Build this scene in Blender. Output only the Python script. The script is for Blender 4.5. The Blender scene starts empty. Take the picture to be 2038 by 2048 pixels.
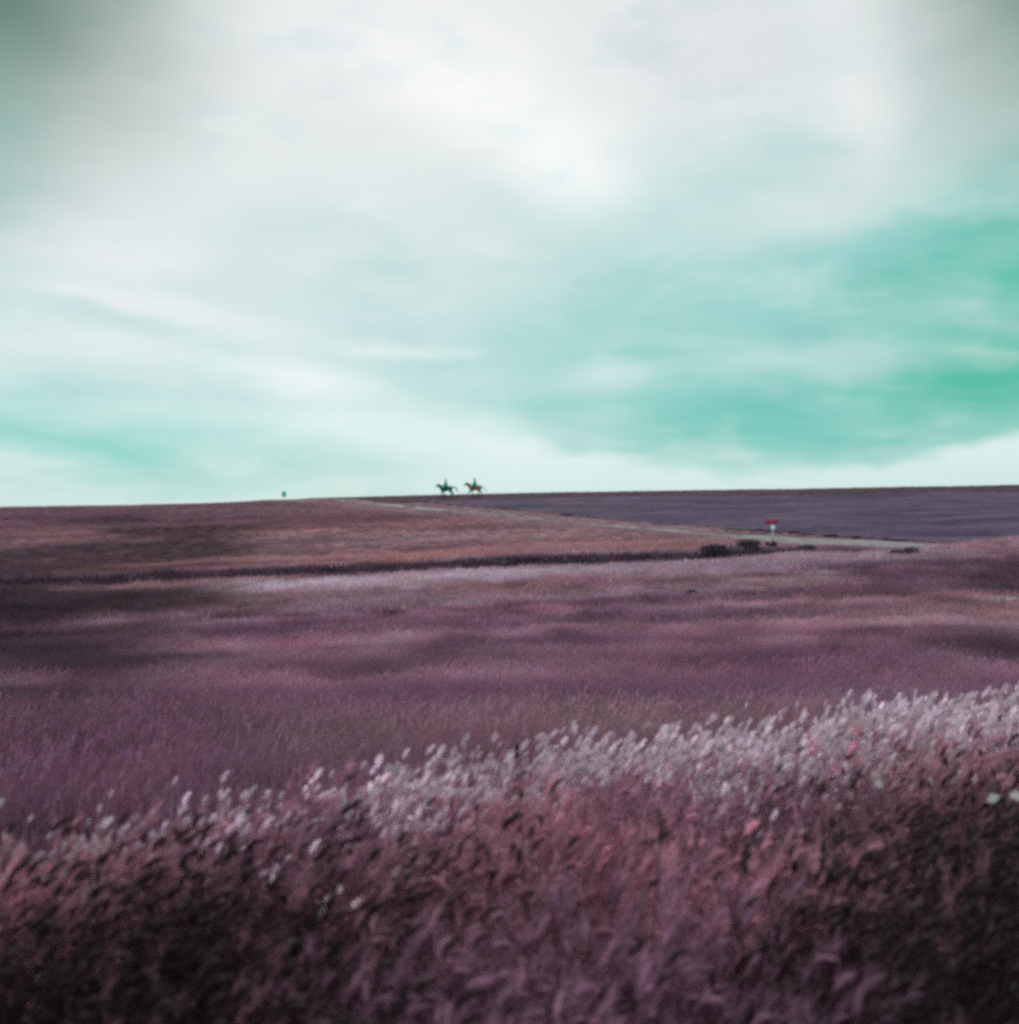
import bpy, bmesh, math, random
import numpy as np
from mathutils import Vector, Matrix, Euler

random.seed(7)
rng = np.random.default_rng(7)
C = bpy.context.scene.collection
R = math.radians

# ------------------------------------------------------------------ camera
EYE = 1.6
cam_d = bpy.data.cameras.new('camera')
cam_d.sensor_width = 56.0; cam_d.sensor_height = 56.0
cam_d.lens = 60.0
cam_d.clip_start = 0.05; cam_d.clip_end = 5000
cam_d.dof.use_dof = True
cam_d.dof.focus_distance = 70.0
cam_d.dof.aperture_fstop = 3.3
cam = bpy.data.objects.new('camera', cam_d); C.objects.link(cam)
cam.location = (0, 0, EYE)
cam.rotation_euler = (R(90 + 1.34), 0, 0)
bpy.context.scene.camera = cam

sc = bpy.context.scene
sc.view_settings.view_transform = 'Standard'
sc.view_settings.look = 'None'
sc.view_settings.gamma = 1.0
sc.view_settings.exposure = 0.0
sc.view_settings.use_curve_mapping = False
sc.render.engine = 'CYCLES'
sc.cycles.use_denoising = False
sc.cycles.max_bounces = 5
sc.cycles.diffuse_bounces = 3
sc.cycles.transmission_bounces = 3
sc.cycles.pixel_filter_type = 'BLACKMAN_HARRIS'
sc.cycles.filter_width = 3.4

# ------------------------------------------------------------------ sky
SUN_AZ, SUN_EL = -4.0, 34.0        # sun behind thin cloud ahead of the camera (degrees, from +Y towards +X)
def s2l(*rgb):
    return tuple((c/255/12.92 if c/255 <= .04045 else ((c/255+.055)/1.055)**2.4) for c in rgb)

w = bpy.data.worlds.new("World"); sc.world = w; w.use_nodes = True
nt = w.node_tree; N = nt.nodes; L = nt.links; N.clear()
out = N.new('ShaderNodeOutputWorld'); bg = N.new('ShaderNodeBackground')
STR = 0.1
bg.inputs['Strength'].default_value = STR
L.new(bg.outputs[0], out.inputs[0])
sky = N.new('ShaderNodeTexSky'); sky.sky_type = 'NISHITA'; sky.sun_disc = False
sky.sun_elevation = R(SUN_EL); sky.sun_rotation = R(SUN_AZ)
tc = N.new('ShaderNodeTexCoord')
sep = N.new('ShaderNodeSeparateXYZ'); L.new(tc.outputs['Generated'], sep.inputs[0])
def math_node(op, a, b=None, c=None):
    n = N.new('ShaderNodeMath'); n.operation = op
    for i, v in enumerate((a, b, c)):
        if v is None: continue
        if isinstance(v, (int, float)): n.inputs[i].default_value = v
        else: L.new(v, n.inputs[i])
    return n.outputs[0]
az = math_node('MULTIPLY', math_node('ARCTAN2', sep.outputs[0], sep.outputs[1]), 180/math.pi)
el = math_node('MULTIPLY', math_node('ARCSINE', sep.outputs[2]), 180/math.pi)
ae = N.new('ShaderNodeCombineXYZ'); L.new(az, ae.inputs[0]); L.new(el, ae.inputs[1])
# cloud deck seen in perspective: direction projected on a high flat layer
zz = math_node('ADD', math_node('MAXIMUM', sep.outputs[2], 0.0), 0.16)
pl = N.new('ShaderNodeCombineXYZ')
L.new(math_node('DIVIDE', sep.outputs[0], zz), pl.inputs[0]); L.new(math_node('DIVIDE', sep.outputs[1], zz), pl.inputs[1])
def noise(vec, scale, detail=4, rough=.5, sx=1, sy=1, rot=0, dist=0):
    m = N.new('ShaderNodeMapping'); L.new(vec, m.inputs[0])
    m.inputs['Rotation'].default_value = (0, 0, R(rot)); m.inputs['Scale'].default_value = (sx, sy, 1)
    n = N.new('ShaderNodeTexNoise'); L.new(m.outputs[0], n.inputs['Vector'])
    n.inputs['Scale'].default_value = scale; n.inputs['Detail'].default_value = detail
    n.inputs['Roughness'].default_value = rough; n.inputs['Distortion'].default_value = dist
    return n
wn = noise(pl.outputs[0], 1.1, 4, .55)
sub = N.new('ShaderNodeVectorMath'); sub.operation = 'SUBTRACT'; L.new(wn.outputs['Color'], sub.inputs[0]); sub.inputs[1].default_value = (.5, .5, .5)
mul = N.new('ShaderNodeVectorMath'); mul.operation = 'MULTIPLY'; L.new(sub.outputs[0], mul.inputs[0]); mul.inputs[1].default_value = (9, 4.5, 0)
wp = N.new('ShaderNodeVectorMath'); wp.operation = 'ADD'; L.new(ae.outputs[0], wp.inputs[0]); L.new(mul.outputs[0], wp.inputs[1])
P = wp.outputs[0]
def mapr(v, a, b, c=0., d=1., smooth=True):
    n = N.new('ShaderNodeMapRange'); n.interpolation_type = 'SMOOTHSTEP' if smooth else 'LINEAR'
    L.new(v, n.inputs[0])
    for i, k in enumerate((a, b, c, d)): n.inputs[1+i].default_value = k
    return n.outputs[0]
def mixc(fac, a, b):
    n = N.new('ShaderNodeMix'); n.data_type = 'RGBA'
    if isinstance(fac, (int, float)): n.inputs[0].default_value = fac
    else: L.new(fac, n.inputs[0])
    for i, v in ((6, a), (7, b)):
        if isinstance(v, tuple): n.inputs[i].default_value = (*v, 1)
        else: L.new(v, n.inputs[i])
    return n.outputs[2]
col = mixc(mapr(el, 2, 22), s2l(200, 228, 227), s2l(221, 230, 229))
def blob(az0, el0, sx, sy, rot, rgb, amt, edge=1.0, vec=None):
    """a soft bank of cloud, or corner darkening, round one direction"""
    global col
    m = N.new('ShaderNodeMapping'); m.vector_type = 'TEXTURE'; L.new(P if vec is None else vec, m.inputs[0])
    m.inputs['Location'].default_value = (az0, el0, 0); m.inputs['Rotation'].default_value = (0, 0, R(rot))
    m.inputs['Scale'].default_value = (sx, sy, 1)
    ln = N.new('ShaderNodeVectorMath'); ln.operation = 'LENGTH'; L.new(m.outputs[0], ln.inputs[0])
    f = mapr(ln.outputs['Value'], 1.0, 1.0-edge, 0, amt)
    col = mixc(f, col, s2l(*rgb))
for b in (
    # the open teal gap at the right, with its own bars of cloud
    (18, 9.3, 31, 13, -4, (146, 207, 201), .97, .7),
    (29, 10.5, 15, 12, 0, (108, 197, 178), .92, .8),
    (22, 13.0, 12, 2.8, 15, (76, 190, 170), .9),
    (23, 10.9, 7, 1.6, -4, (92, 194, 174), .6),
    (25, 7.6, 12, 2.7, 3, (52, 184, 158), .97),
    (30, 9, 11, 9, 0, (62, 186, 158), .92),
    (14, 5.9, 17, 2.2, -3, (96, 193, 181), .92),
    (17, 7.3, 7, 1.0, -8, (100, 196, 180), .6),
    (13, 10.8, 15, 1.6, 3, (150, 208, 201), .6),
    (4, 6.4, 6, 1.3, 4, (142, 209, 202), .75),
    (5, 7.9, 5, 1.5, 8, (200, 227, 226), .6),
    (13.5, 8.9, 9, 1.3, 4, (184, 219, 215), .6),
    (18, 8.4, 4, .8, 10, (170, 214, 207), .6),
    (24.5, 13.6, 5, 1.2, 12, (146, 206, 192), .55),
    # soft banks over the middle and upper right
    (8, 16, 11, 4, -14, (183, 219, 216), .7),
    (15.5, 16.7, 10, 2.6, 9, (216, 229, 227), .85),
    (21, 19.5, 9, 5, 20, (204, 222, 217), .7),
    (17.3, 21.8, 3.4, 7, 6, (238, 239, 239), .8),
    (10, 24.5, 9, 5, 0, (225, 225, 228), .8),
    # the bright region in front of the sun
    (-5, 24, 17, 6, -8, (238, 237, 240), .9),
    (0, 21.0, 12, 4.5, -28, (252, 252, 252), .75),
    (2.5, 18.5, 5, 4, -40, (250, 251, 251), .6),
    (-15, 21, 12, 7, 0, (226, 231, 231), .6),
    (-3, 15, 14, 3.6, -8, (218, 230, 230), .6),
    # banded cloud at the left
    (-20, 14.2, 10, 2.4, -4, (233, 237, 238), .85),
    (-13.5, 13.2, 5, 1.3, 5, (206, 222, 222), .6),
    (-7.5, 11.7, 9, 1.6, -3, (200, 222, 225), .7),
    (-19, 11.8, 11, 1.2, -2, (234, 238, 239), .85),
    (-18, 10.4, 14, .9, -11, (196, 222, 221), .85),
    (-20, 9.3, 12, 1.5, -8, (228, 238, 238), .8),
    (-11, 8.3, 8, 1.5, -12, (232, 243, 243), .9),
    (-5.5, 10.0, 6, .9, -4, (232, 240, 241), .8),
    (-3, 8.3, 5, 1.1, -6, (190, 222, 224), .6),
    (-22, 5.0, 18, 4.0, -6, (152, 215, 208), .92),
    (-19.5, 4.4, 6, .9, -16, (132, 208, 200), .7),
    (-24, 5.6, 5, .7, -10, (140, 210, 202), .5),
    (-19, 6.6, 5, .7, 6, (200, 229, 226), .6),
    (-24, 3.4, 6, .9, -14, (206, 231, 228), .7),
    (-7, 5.6, 11, 1.8, -7, (219, 240, 238), .8),
    (-9, 3.8, 8, .8, -4, (180, 224, 220), .5),
): blob(*b)
# fibrous streaks and soft billows over everything
n1 = noise(pl.outputs[0], .9, 5, .5, .6, 1.5, 16, .15)
col = mixc(mapr(n1.outputs[0], .5, .72, 0, .3), col, s2l(240, 243, 243))
n2 = noise(pl.outputs[0], .8, 5, .5, .7, 1.6, -12, .1)
col = mixc(mapr(n2.outputs[0], .5, .74, 0, .3), col, s2l(176, 213, 210))
n3 = noise(ae.outputs[0], .16, 4, .5, .6, 1.5, 10, .1)
col = mixc(mapr(n3.outputs[0], .46, .7, 0, .26), col, s2l(196, 220, 218))
n5 = noise(ae.outputs[0], .3, 4, .5, .6, 1.3, -8, .1)
col = mixc(mapr(n5.outputs[0], .48, .72, 0, .24), col, s2l(234, 241, 241))
n6 = noise(ae.outputs[0], .2, 4, .5, .65, 1.4, 12, .1)
dk = N.new('ShaderNodeMix'); dk.data_type = 'RGBA'; dk.blend_type = 'MULTIPLY'; L.new(mapr(n6.outputs[0], .48, .74, 0, .62), dk.inputs[0])
L.new(col, dk.inputs[6]); dk.inputs[7].default_value = (.7, .87, .87, 1); col = dk.outputs[2]
# bright band between the ragged cloud base and the land
q = math_node('MULTIPLY', math_node('ADD', az, -13), math_node('ADD', az, -13))
base = math_node('MINIMUM', math_node('MULTIPLY_ADD', q, .0115, 3.5), 6.0)
n4 = noise(ae.outputs[0], .35, 4, .5, .7, 1.6)
base = math_node('ADD', base, math_node('MULTIPLY_ADD', n4.outputs[0], 2.6, -1.3))
band = math_node('MULTIPLY', mapr(math_node('SUBTRACT', base, el), -.5, .8), mapr(az, -9, 1, 0, .95))
col = mixc(band, col, mixc(mapr(el, 1.5, 5), s2l(200, 228, 228), s2l(222, 239, 239)))
# lens vignette painted into the sky: dark green upper corners, teal sides
blob(-29, 27.5, 18, 16, -35, (40, 96, 70), .95, .9)
blob(-31, 17, 11, 10, 0, (128, 190, 175), .8, 1.0)
blob(33, 16, 9, 13, 0, (112, 190, 166), .8, 1.0)
blob(30, 27.5, 15, 13, 35, (44, 102, 74), .93, .9)
scl = N.new('ShaderNodeVectorMath'); scl.operation = 'SCALE'; L.new(col, scl.inputs[0]); scl.inputs['Scale'].default_value = 1.0/STR
skyclr = mixc(.94, sky.outputs[0], scl.outputs[0])
L.new(skyclr, bg.inputs['Color'])

sun_d = bpy.data.lights.new('sun', 'SUN'); sun_d.energy = 1.5; sun_d.angle = R(14); sun_d.color = (1, .95, .88)
sun = bpy.data.objects.new('sun', sun_d); C.objects.link(sun)
sv = Vector((math.sin(R(SUN_AZ))*math.cos(R(SUN_EL)), math.cos(R(SUN_AZ))*math.cos(R(SUN_EL)), math.sin(R(SUN_EL))))
sun.rotation_euler = sv.to_track_quat('Z', 'Y').to_euler()
sun.location = (0, 40, 60)

# ------------------------------------------------------------------ helpers
def tag(o, label=None, cat=None, group=None, kind=None):
    if label: o['label'] = label
    if cat: o['category'] = cat
    if group: o['group'] = group
    if kind: o['kind'] = kind
    return o
def empty(name, loc, rz=0, scale=1):
    o = bpy.data.objects.new(name, None); C.objects.link(o)
    o.location = loc; o.rotation_euler = (0, 0, rz); o.scale = (scale,)*3
    o.empty_display_size = .2
    return o
def link_mesh(name, me, mats, parent=None):
    o = bpy.data.objects.new(name, me); C.objects.link(o)
    for m in (mats if isinstance(mats, (list, tuple)) else [mats]): me.materials.append(m)
    if parent: o.parent = parent
    return o
def from_bm(name, bm, mats, parent=None, smooth=True):
    me = bpy.data.meshes.new(name); bm.to_mesh(me); bm.free()
    if smooth:
        for p in me.polygons: p.use_smooth = True
    return link_mesh(name, me, mats, parent)
def from_py(name, v, f, mats, parent=None, smooth=True, mi=None):
    me = bpy.data.meshes.new(name); me.from_pydata(v, [], f); me.update()
    if smooth: me.polygons.foreach_set('use_smooth', [True]*len(me.polygons))
    if mi is not None: me.polygons.foreach_set('material_index', mi)
    return link_mesh(name, me, mats, parent)

def vnoise(x, y, seed=0):
    """value noise in [0,1]"""
    xi = np.floor(x).astype(np.int64); yi = np.floor(y).astype(np.int64)
    fx = x-xi; fy = y-yi
    fx = fx*fx*(3-2*fx); fy = fy*fy*(3-2*fy)
    def h(a, b):
        n = (a*374761393 + b*668265263 + seed*974634599) & 0xffffffff
        n = ((n ^ (n >> 13))*1274126177) & 0xffffffff
        return ((n ^ (n >> 16)) & 0xffff)/65535.0
    return (h(xi, yi)*(1-fx)+h(xi+1, yi)*fx)*(1-fy)+(h(xi, yi+1)*(1-fx)+h(xi+1, yi+1)*fx)*fy
def fbm(x, y, o=4, seed=0):
    r = 0; a = .5; t = 0
    for k in range(o):
        r = r+a*vnoise(x*2**k+k*17.3, y*2**k-k*9.1, seed+k); t += a; a *= .5
    return r/t
def sstep(a, b, v):
    t = np.clip((v-a)/(b-a), 0, 1); return t*t*(3-2*t)

# ------------------------------------------------------------------ terrain shape
D = np.array([-50, 0, 6, 10, 15, 25, 40, 60, 80, 100, 130, 150, 164, 171, 180, 200, 300, 700.])
Z = np.array([0, 0, 0, -.36, -1.06, -2.0, -2.75, -2.6, -.95, -.05, 3.3, 5.8, 7.85, 8.42, 8.5, 8.0, 3.0, -22.])
DF = np.linspace(-50, 700, 3001)
ZF = np.interp(DF, D, Z)
ker = np.exp(-.5*(np.arange(-24, 25)/8.)**2); ker /= ker.sum()
ZF = np.convolve(np.pad(ZF, 24, mode='edge'), ker, 'valid')
RX = np.array([-.8, 0, .15, .295, .312, .43, .6, .75, 1.0, 1.8])
RY = np.array([.515, .4953, .4925, .4878, .4858, .4825, .4795, .4772, .472, .458])-.4815
def crest(x):
    return np.clip(5.3+np.where(x > 0, .55, .85)*x, 2.3, 10.5)
ROAD = [(80, 70), (62, 79), (48, 86), (38, 92), (30, 99), (21, 110), (10, 124.5), (-1, 138), (-15, 152.5), (-28, 166), (-38, 177), (-52, 192)]
def catmull(pts, n=12):
    p = np.array(pts, float); o = []
    for i in range(len(p)-1):
        p0 = p[max(i-1, 0)]; p1 = p[i]; p2 = p[i+1]; p3 = p[min(i+2, len(p)-1)]
        for k in range(n):
            t = k/n
            o.append(.5*((2*p1)+(-p0+p2)*t+(2*p0-5*p1+4*p2-p3)*t*t+(-p0+3*p1-3*p2+p3)*t**3))
    o.append(p[-1]); return np.array(o)
RC = catmull(ROAD)
def road_dist(x, y):
    """signed distance to the road's centre line, positive on the far (field) side"""
    x = np.asarray(x, float); y = np.asarray(y, float)
    best = np.full(x.shape, 1e9); sgn = np.zeros(x.shape)
    for a, b in zip(RC[:-1:3], RC[3::3]):
        d = b-a; l2 = d@d
        t = np.clip(((x-a[0])*d[0]+(y-a[1])*d[1])/l2, 0, 1)
        ex = x-(a[0]+t*d[0]); ey = y-(a[1]+t*d[1])
        q = np.hypot(ex, ey); cr = d[0]*ey-d[1]*ex
        m = q < best
        best = np.where(m, q, best); sgn = np.where(m, -np.sign(cr), sgn)
    return best*sgn
BANK = np.array([(-75, 78), (-38, 80), (-20, 82.5), (-8, 84), (0, 84.5), (8, 84.5), (16, 85), (21.5, 86.5)], float)
def bank_y(x):
    return np.interp(x, BANK[:, 0], BANK[:, 1])+.9*(fbm(x*.22, x*0+3, 3, 5)-.5)*2
def height(x, y):
    x = np.asarray(x, float); y = np.asarray(y, float)
    u = .8*np.tanh(x/np.maximum(y, 8)/.8)
    fx = .5+u/.929
    z = np.interp(y, DF, ZF)
    far = sstep(105, 150, y); mid = sstep(9, 30, y)*(1-far)
    yt = np.minimum(y, 260)
    z = z-(np.interp(fx, RX, RY)*far + -.034*(fx-.5)*mid)*.9335*yt
    wv = sstep(-.4, 5.5, y-crest(x))
    z = z*wv
    # the cut bank across the slope
    bk = sstep(-.5, .35, y-bank_y(x))*(1-sstep(5, 26, y-bank_y(x)))*.7*sstep(26, 17, x)*(.75+.5*fbm(x*.1, x*0, 2, 8))
    z = z+bk
    # rise in front of the road at the right
    z = z+1.25*np.exp(-((x-43)/9.)**2-((y-84)/4.5)**2)
    z = z+.4*np.exp(-((x-15)/6.)**2-((y-93)/4.)**2)
    amp = np.interp(y, [0, 8, 30, 80, 160, 175], [.05, .08, .3, .3, .15, .12])
    z = z+amp*(fbm(x*.09+40, y*.09, 3, 3)-.5)*2*np.where(y > 9, 1, .5)
    return z

# ------------------------------------------------------------------ materials
def mat(name):
    m = bpy.data.materials.new(name); m.use_nodes = True
    return m, m.node_tree.nodes, m.node_tree.links, m.node_tree.nodes['Principled BSDF']
def simple(name, rgb, rough=.7, var=.25, scale=8, bump=0.):
    m, n, l, p = mat(name)
    t = n.new('ShaderNodeTexNoise'); t.inputs['Scale'].default_value = scale; t.inputs['Detail'].default_value = 5
    c = n.new('ShaderNodeTexCoord'); l.new(c.outputs['Object'], t.inputs['Vector'])
    r = n.new('ShaderNodeMix'); r.data_type = 'RGBA'; l.new(t.outputs[0], r.inputs[0])
    r.inputs[6].default_value = (*[k*(1-var) for k in rgb], 1); r.inputs[7].default_value = (*[min(1, k*(1+var)) for k in rgb], 1)
    l.new(r.outputs[2], p.inputs['Base Color']); p.inputs['Roughness'].default_value = rough
    p.inputs['Specular IOR Level'].default_value = .25
    if bump:
        b = n.new('ShaderNodeBump'); b.inputs['Strength'].default_value = bump; l.new(t.outputs[0], b.inputs['Height']); l.new(b.outputs[0], p.inputs['Normal'])
    return m
def plant_mat(name, gain=(1, 1, 1), trans=.35, var=.25):
    """leaf and stem matter: its own colour comes with each clump, a share of the light passes through"""
    m, n, l, p = mat(name)
    a = n.new('ShaderNodeAttribute'); a.attribute_type = 'INSTANCER'; a.attribute_name = 'tint'
    oi = n.new('ShaderNodeObjectInfo')
    r = n.new('ShaderNodeMapRange'); l.new(oi.outputs['Random'], r.inputs[0]); r.inputs[3].default_value = 1-var; r.inputs[4].default_value = 1+var
    tc = n.new('ShaderNodeTexCoord'); tx = n.new('ShaderNodeTexNoise'); tx.inputs['Scale'].default_value = 9; l.new(tc.outputs['Object'], tx.inputs['Vector'])
    r2 = n.new('ShaderNodeMapRange'); l.new(tx.outputs[0], r2.inputs[0]); r2.inputs[1].default_value = .3; r2.inputs[2].default_value = .7; r2.inputs[3].default_value = .75; r2.inputs[4].default_value = 1.25
    mm = n.new('ShaderNodeMath'); mm.operation = 'MULTIPLY'; l.new(r.outputs[0], mm.inputs[0]); l.new(r2.outputs[0], mm.inputs[1])
    v = n.new('ShaderNodeVectorMath'); v.operation = 'MULTIPLY'; l.new(a.outputs['Color'], v.inputs[0]); v.inputs[1].default_value = gain
    s = n.new('ShaderNodeVectorMath'); s.operation = 'SCALE'; l.new(v.outputs[0], s.inputs[0]); l.new(mm.outputs[0], s.inputs['Scale'])
    l.new(s.outputs[0], p.inputs['Base Color']); p.inputs['Roughness'].default_value = .65; p.inputs['Specular IOR Level'].default_value = .2
    t = n.new('ShaderNodeBsdfTranslucent'); l.new(s.outputs[0], t.inputs['Color'])
    x = n.new('ShaderNodeMixShader'); x.inputs[0].default_value = trans
    l.new(p.outputs[0], x.inputs[1]); l.new(t.outputs[0], x.inputs[2]); l.new(x.outputs[0], n['Material Output'].inputs[0])
    return m
def leaf_mat(name, rgb, trans=.3):
    m = simple(name, rgb, .6, .4, 14)
    n = m.node_tree.nodes; l = m.node_tree.links; p = n['Principled BSDF']
    t = n.new('ShaderNodeBsdfTranslucent'); t.inputs[0].default_value = (*rgb, 1)
    x = n.new('ShaderNodeMixShader'); x.inputs[0].default_value = trans
    l.new(p.outputs[0], x.inputs[1]); l.new(t.outputs[0], x.inputs[2]); l.new(x.outputs[0], n['Material Output'].inputs[0])
    return m
M_BLADE = plant_mat('grass_blade')
M_HEAD = plant_mat('grass_seed_head', (1.35, 1.42, 1.42), .3)
M_STEM = plant_mat('grass_stem', (.9, .75, .8), .2)

# ------------------------------------------------------------------ colours of the vegetation (linear base colours)
def lin(*c): return np.array(s2l(*c))
# ------------------------------------------------------------------ ground
def axis(segs):
    o = []
    for a, b, s in segs:
        n = max(1, int(round((b-a)/s))); o += list(np.linspace(a, b, n, endpoint=False))
    o.append(segs[-1][1]); return np.array(o)
gx = axis([(-600, -200, 40), (-200, -100, 8), (-100, -20, 2), (-20, -8, .8), (-8, 10, .4), (10, 24, .8), (24, 100, 2), (100, 200, 8), (200, 600, 40)])
gy = axis([(-150, -20, 10), (-20, 0, 2), (0, 14, .35), (14, 40, .8), (40, 76, 1.2), (76, 98, .4), (98, 182, 1.2), (182, 300, 8), (300, 700, 40)])
GX, GY = np.meshgrid(gx, gy)
GZ = height(GX, GY)
nx, ny = len(gx), len(gy)
gv = np.stack([GX.ravel(), GY.ravel(), GZ.ravel()], 1)
ii = np.arange(nx*ny).reshape(ny, nx)
gf = np.stack([ii[:-1, :-1].ravel(), ii[:-1, 1:].ravel(), ii[1:, 1:].ravel(), ii[1:, :-1].ravel()], 1)
m, n, l, p = mat('ground_thatch')
g = n.new('ShaderNodeNewGeometry')
t1 = n.new('ShaderNodeTexNoise'); t1.inputs['Scale'].default_value = .12; t1.inputs['Detail'].default_value = 8; t1.inputs['Roughness'].default_value = .65
t2 = n.new('ShaderNodeTexNoise'); t2.inputs['Scale'].default_value = 6; t2.inputs['Detail'].default_value = 8
l.new(g.outputs['Position'], t1.inputs['Vector']); l.new(g.outputs['Position'], t2.inputs['Vector'])
cr = n.new('ShaderNodeValToRGB'); l.new(t1.outputs[0], cr.inputs[0])
cr.color_ramp.elements[0].position = .3; cr.color_ramp.elements[0].color = (.075, .038, .06, 1)
cr.color_ramp.elements[1].position = .7; cr.color_ramp.elements[1].color = (.15, .075, .095, 1)
mx = n.new('ShaderNodeMix'); mx.data_type = 'RGBA'; mx.blend_type = 'MULTIPLY'; mx.inputs[0].default_value = .8
l.new(cr.outputs[0], mx.inputs[6])
c2 = n.new('ShaderNodeValToRGB'); l.new(t2.outputs[0], c2.inputs[0]); c2.color_ramp.elements[0].position = .3; c2.color_ramp.elements[0].color = (.45, .45, .45, 1); c2.color_ramp.elements[1].position = .7
l.new(c2.outputs[0], mx.inputs[7]); l.new(mx.outputs[2], p.inputs['Base Color']); p.inputs['Roughness'].default_value = .95; p.inputs['Specular IOR Level'].default_value = .1
b = n.new('ShaderNodeBump'); b.inputs['Strength'].default_value = .6; b.inputs['Distance'].default_value = .05; l.new(t2.outputs[0], b.inputs['Height']); l.new(b.outputs[0], p.inputs['Normal'])
tag(from_py('ground', gv.tolist(), gf.tolist(), m), kind='structure', label='rolling moorland hillside under purple grass')

# ------------------------------------------------------------------ road
m, n, l, p = mat('road_chippings')
g = n.new('ShaderNodeNewGeometry'); t = n.new('ShaderNodeTexNoise'); t.inputs['Scale'].default_value = .8; t.inputs['Detail'].default_value = 9; t.inputs['Roughness'].default_value = .7
l.new(g.outputs['Position'], t.inputs['Vector'])
cr = n.new('ShaderNodeValToRGB'); l.new(t.outputs[0], cr.inputs[0]); cr.color_ramp.elements[0].position = .3; cr.color_ramp.elements[1].position = .75
cr.color_ramp.elements[0].color = (.10, .082, .098, 1); cr.color_ramp.elements[1].color = (.27, .26, .275, 1)
l.new(cr.outputs[0], p.inputs['Base Color']); p.inputs['Roughness'].default_value = .85
fine = catmull(ROAD, 24)
tan = np.gradient(fine, axis=0); tan /= np.linalg.norm(tan, axis=1)[:, None]
nor = np.stack([-tan[:, 1], tan[:, 0]], 1)
offs = [-1.02, -1, -.5, 0, .5, 1, 1.02]; lift = [-.25, .09, .12, .14, .12, .09, -.25]
def half_width(y): return np.interp(y, [98, 108], [3.6, 1.35])+.12*math.sin(y*.9)+.08*math.sin(y*2.3)
rv = []; rf = []
for k in range(len(fine)):
    for o, h in zip(offs, lift):
        q = fine[k]+nor[k]*o*half_width(fine[k][1])
        rv.append((q[0], q[1], float(height(q[0], q[1]))+h))
W7 = len(offs)
for k in range(len(fine)-1):
    for j in range(W7-1):
        a = k*W7+j; rf.append((a, a+1, a+W7+1, a+W7))
tag(from_py('road', rv, rf, m), kind='structure', label='narrow pale country lane climbing over the hill')

# ------------------------------------------------------------------ ploughed field beyond the road
m, n, l, p = mat('field_soil')
g = n.new('ShaderNodeNewGeometry')
mp = n.new('ShaderNodeMapping'); l.new(g.outputs['Position'], mp.inputs[0]); mp.inputs['Scale'].default_value = (.07, .26, .2); mp.inputs['Rotation'].default_value = (0, 0, R(-4))
t = n.new('ShaderNodeTexNoise'); t.inputs['Scale'].default_value = 1; t.inputs['Detail'].default_value = 9; t.inputs['Roughness'].default_value = .65; l.new(mp.outputs[0], t.inputs['Vector'])
cr = n.new('ShaderNodeValToRGB'); l.new(t.outputs[0], cr.inputs[0]); cr.color_ramp.elements[0].position = .34; cr.color_ramp.elements[1].position = .68
cr.color_ramp.elements[0].color = (.028, .022, .052, 1); cr.color_ramp.elements[1].color = (.135, .085, .15, 1)
l.new(cr.outputs[0], p.inputs['Base Color']); p.inputs['Roughness'].default_value = .95; p.inputs['Specular IOR Level'].default_value = .1
fxs = np.arange(-36, 150, .9); fys = np.arange(72, 160, .6)
FX, FY = np.meshgrid(fxs, fys)
rd = road_dist(FX, FY); end = 158.5+1.2*(fbm(FX*.05, FX*0, 2, 4)-.5)*2
ok = (rd > 5.0+1.0*(fbm(FX*.2, FY*.2, 2, 9)-.5)) & (FY < end)
furrow = .06+.05*np.sin((FY+.03*FX)*2*math.pi/1.8)+.12*(fbm(FX*1.1, FY*1.1, 2, 12)-.5)
FZ = height(FX, FY)+furrow+.06
fn = FX.shape[1]; jj = np.arange(FX.size).reshape(FX.shape)
cell = ok[:-1, :-1] & ok[1:, :-1] & ok[:-1, 1:] & ok[1:, 1:]
quads = np.stack([jj[:-1, :-1][cell], jj[:-1, 1:][cell], jj[1:, 1:][cell], jj[1:, :-1][cell]], 1)
used, inv = np.unique(quads, return_inverse=True); inv = inv.reshape(quads.shape)
fv = np.stack([FX.ravel(), FY.ravel(), FZ.ravel()], 1)[used]
tag(from_py('field', fv.tolist(), inv.tolist(), m), kind='structure', label='dark ploughed field sloping up to the skyline')

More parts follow.
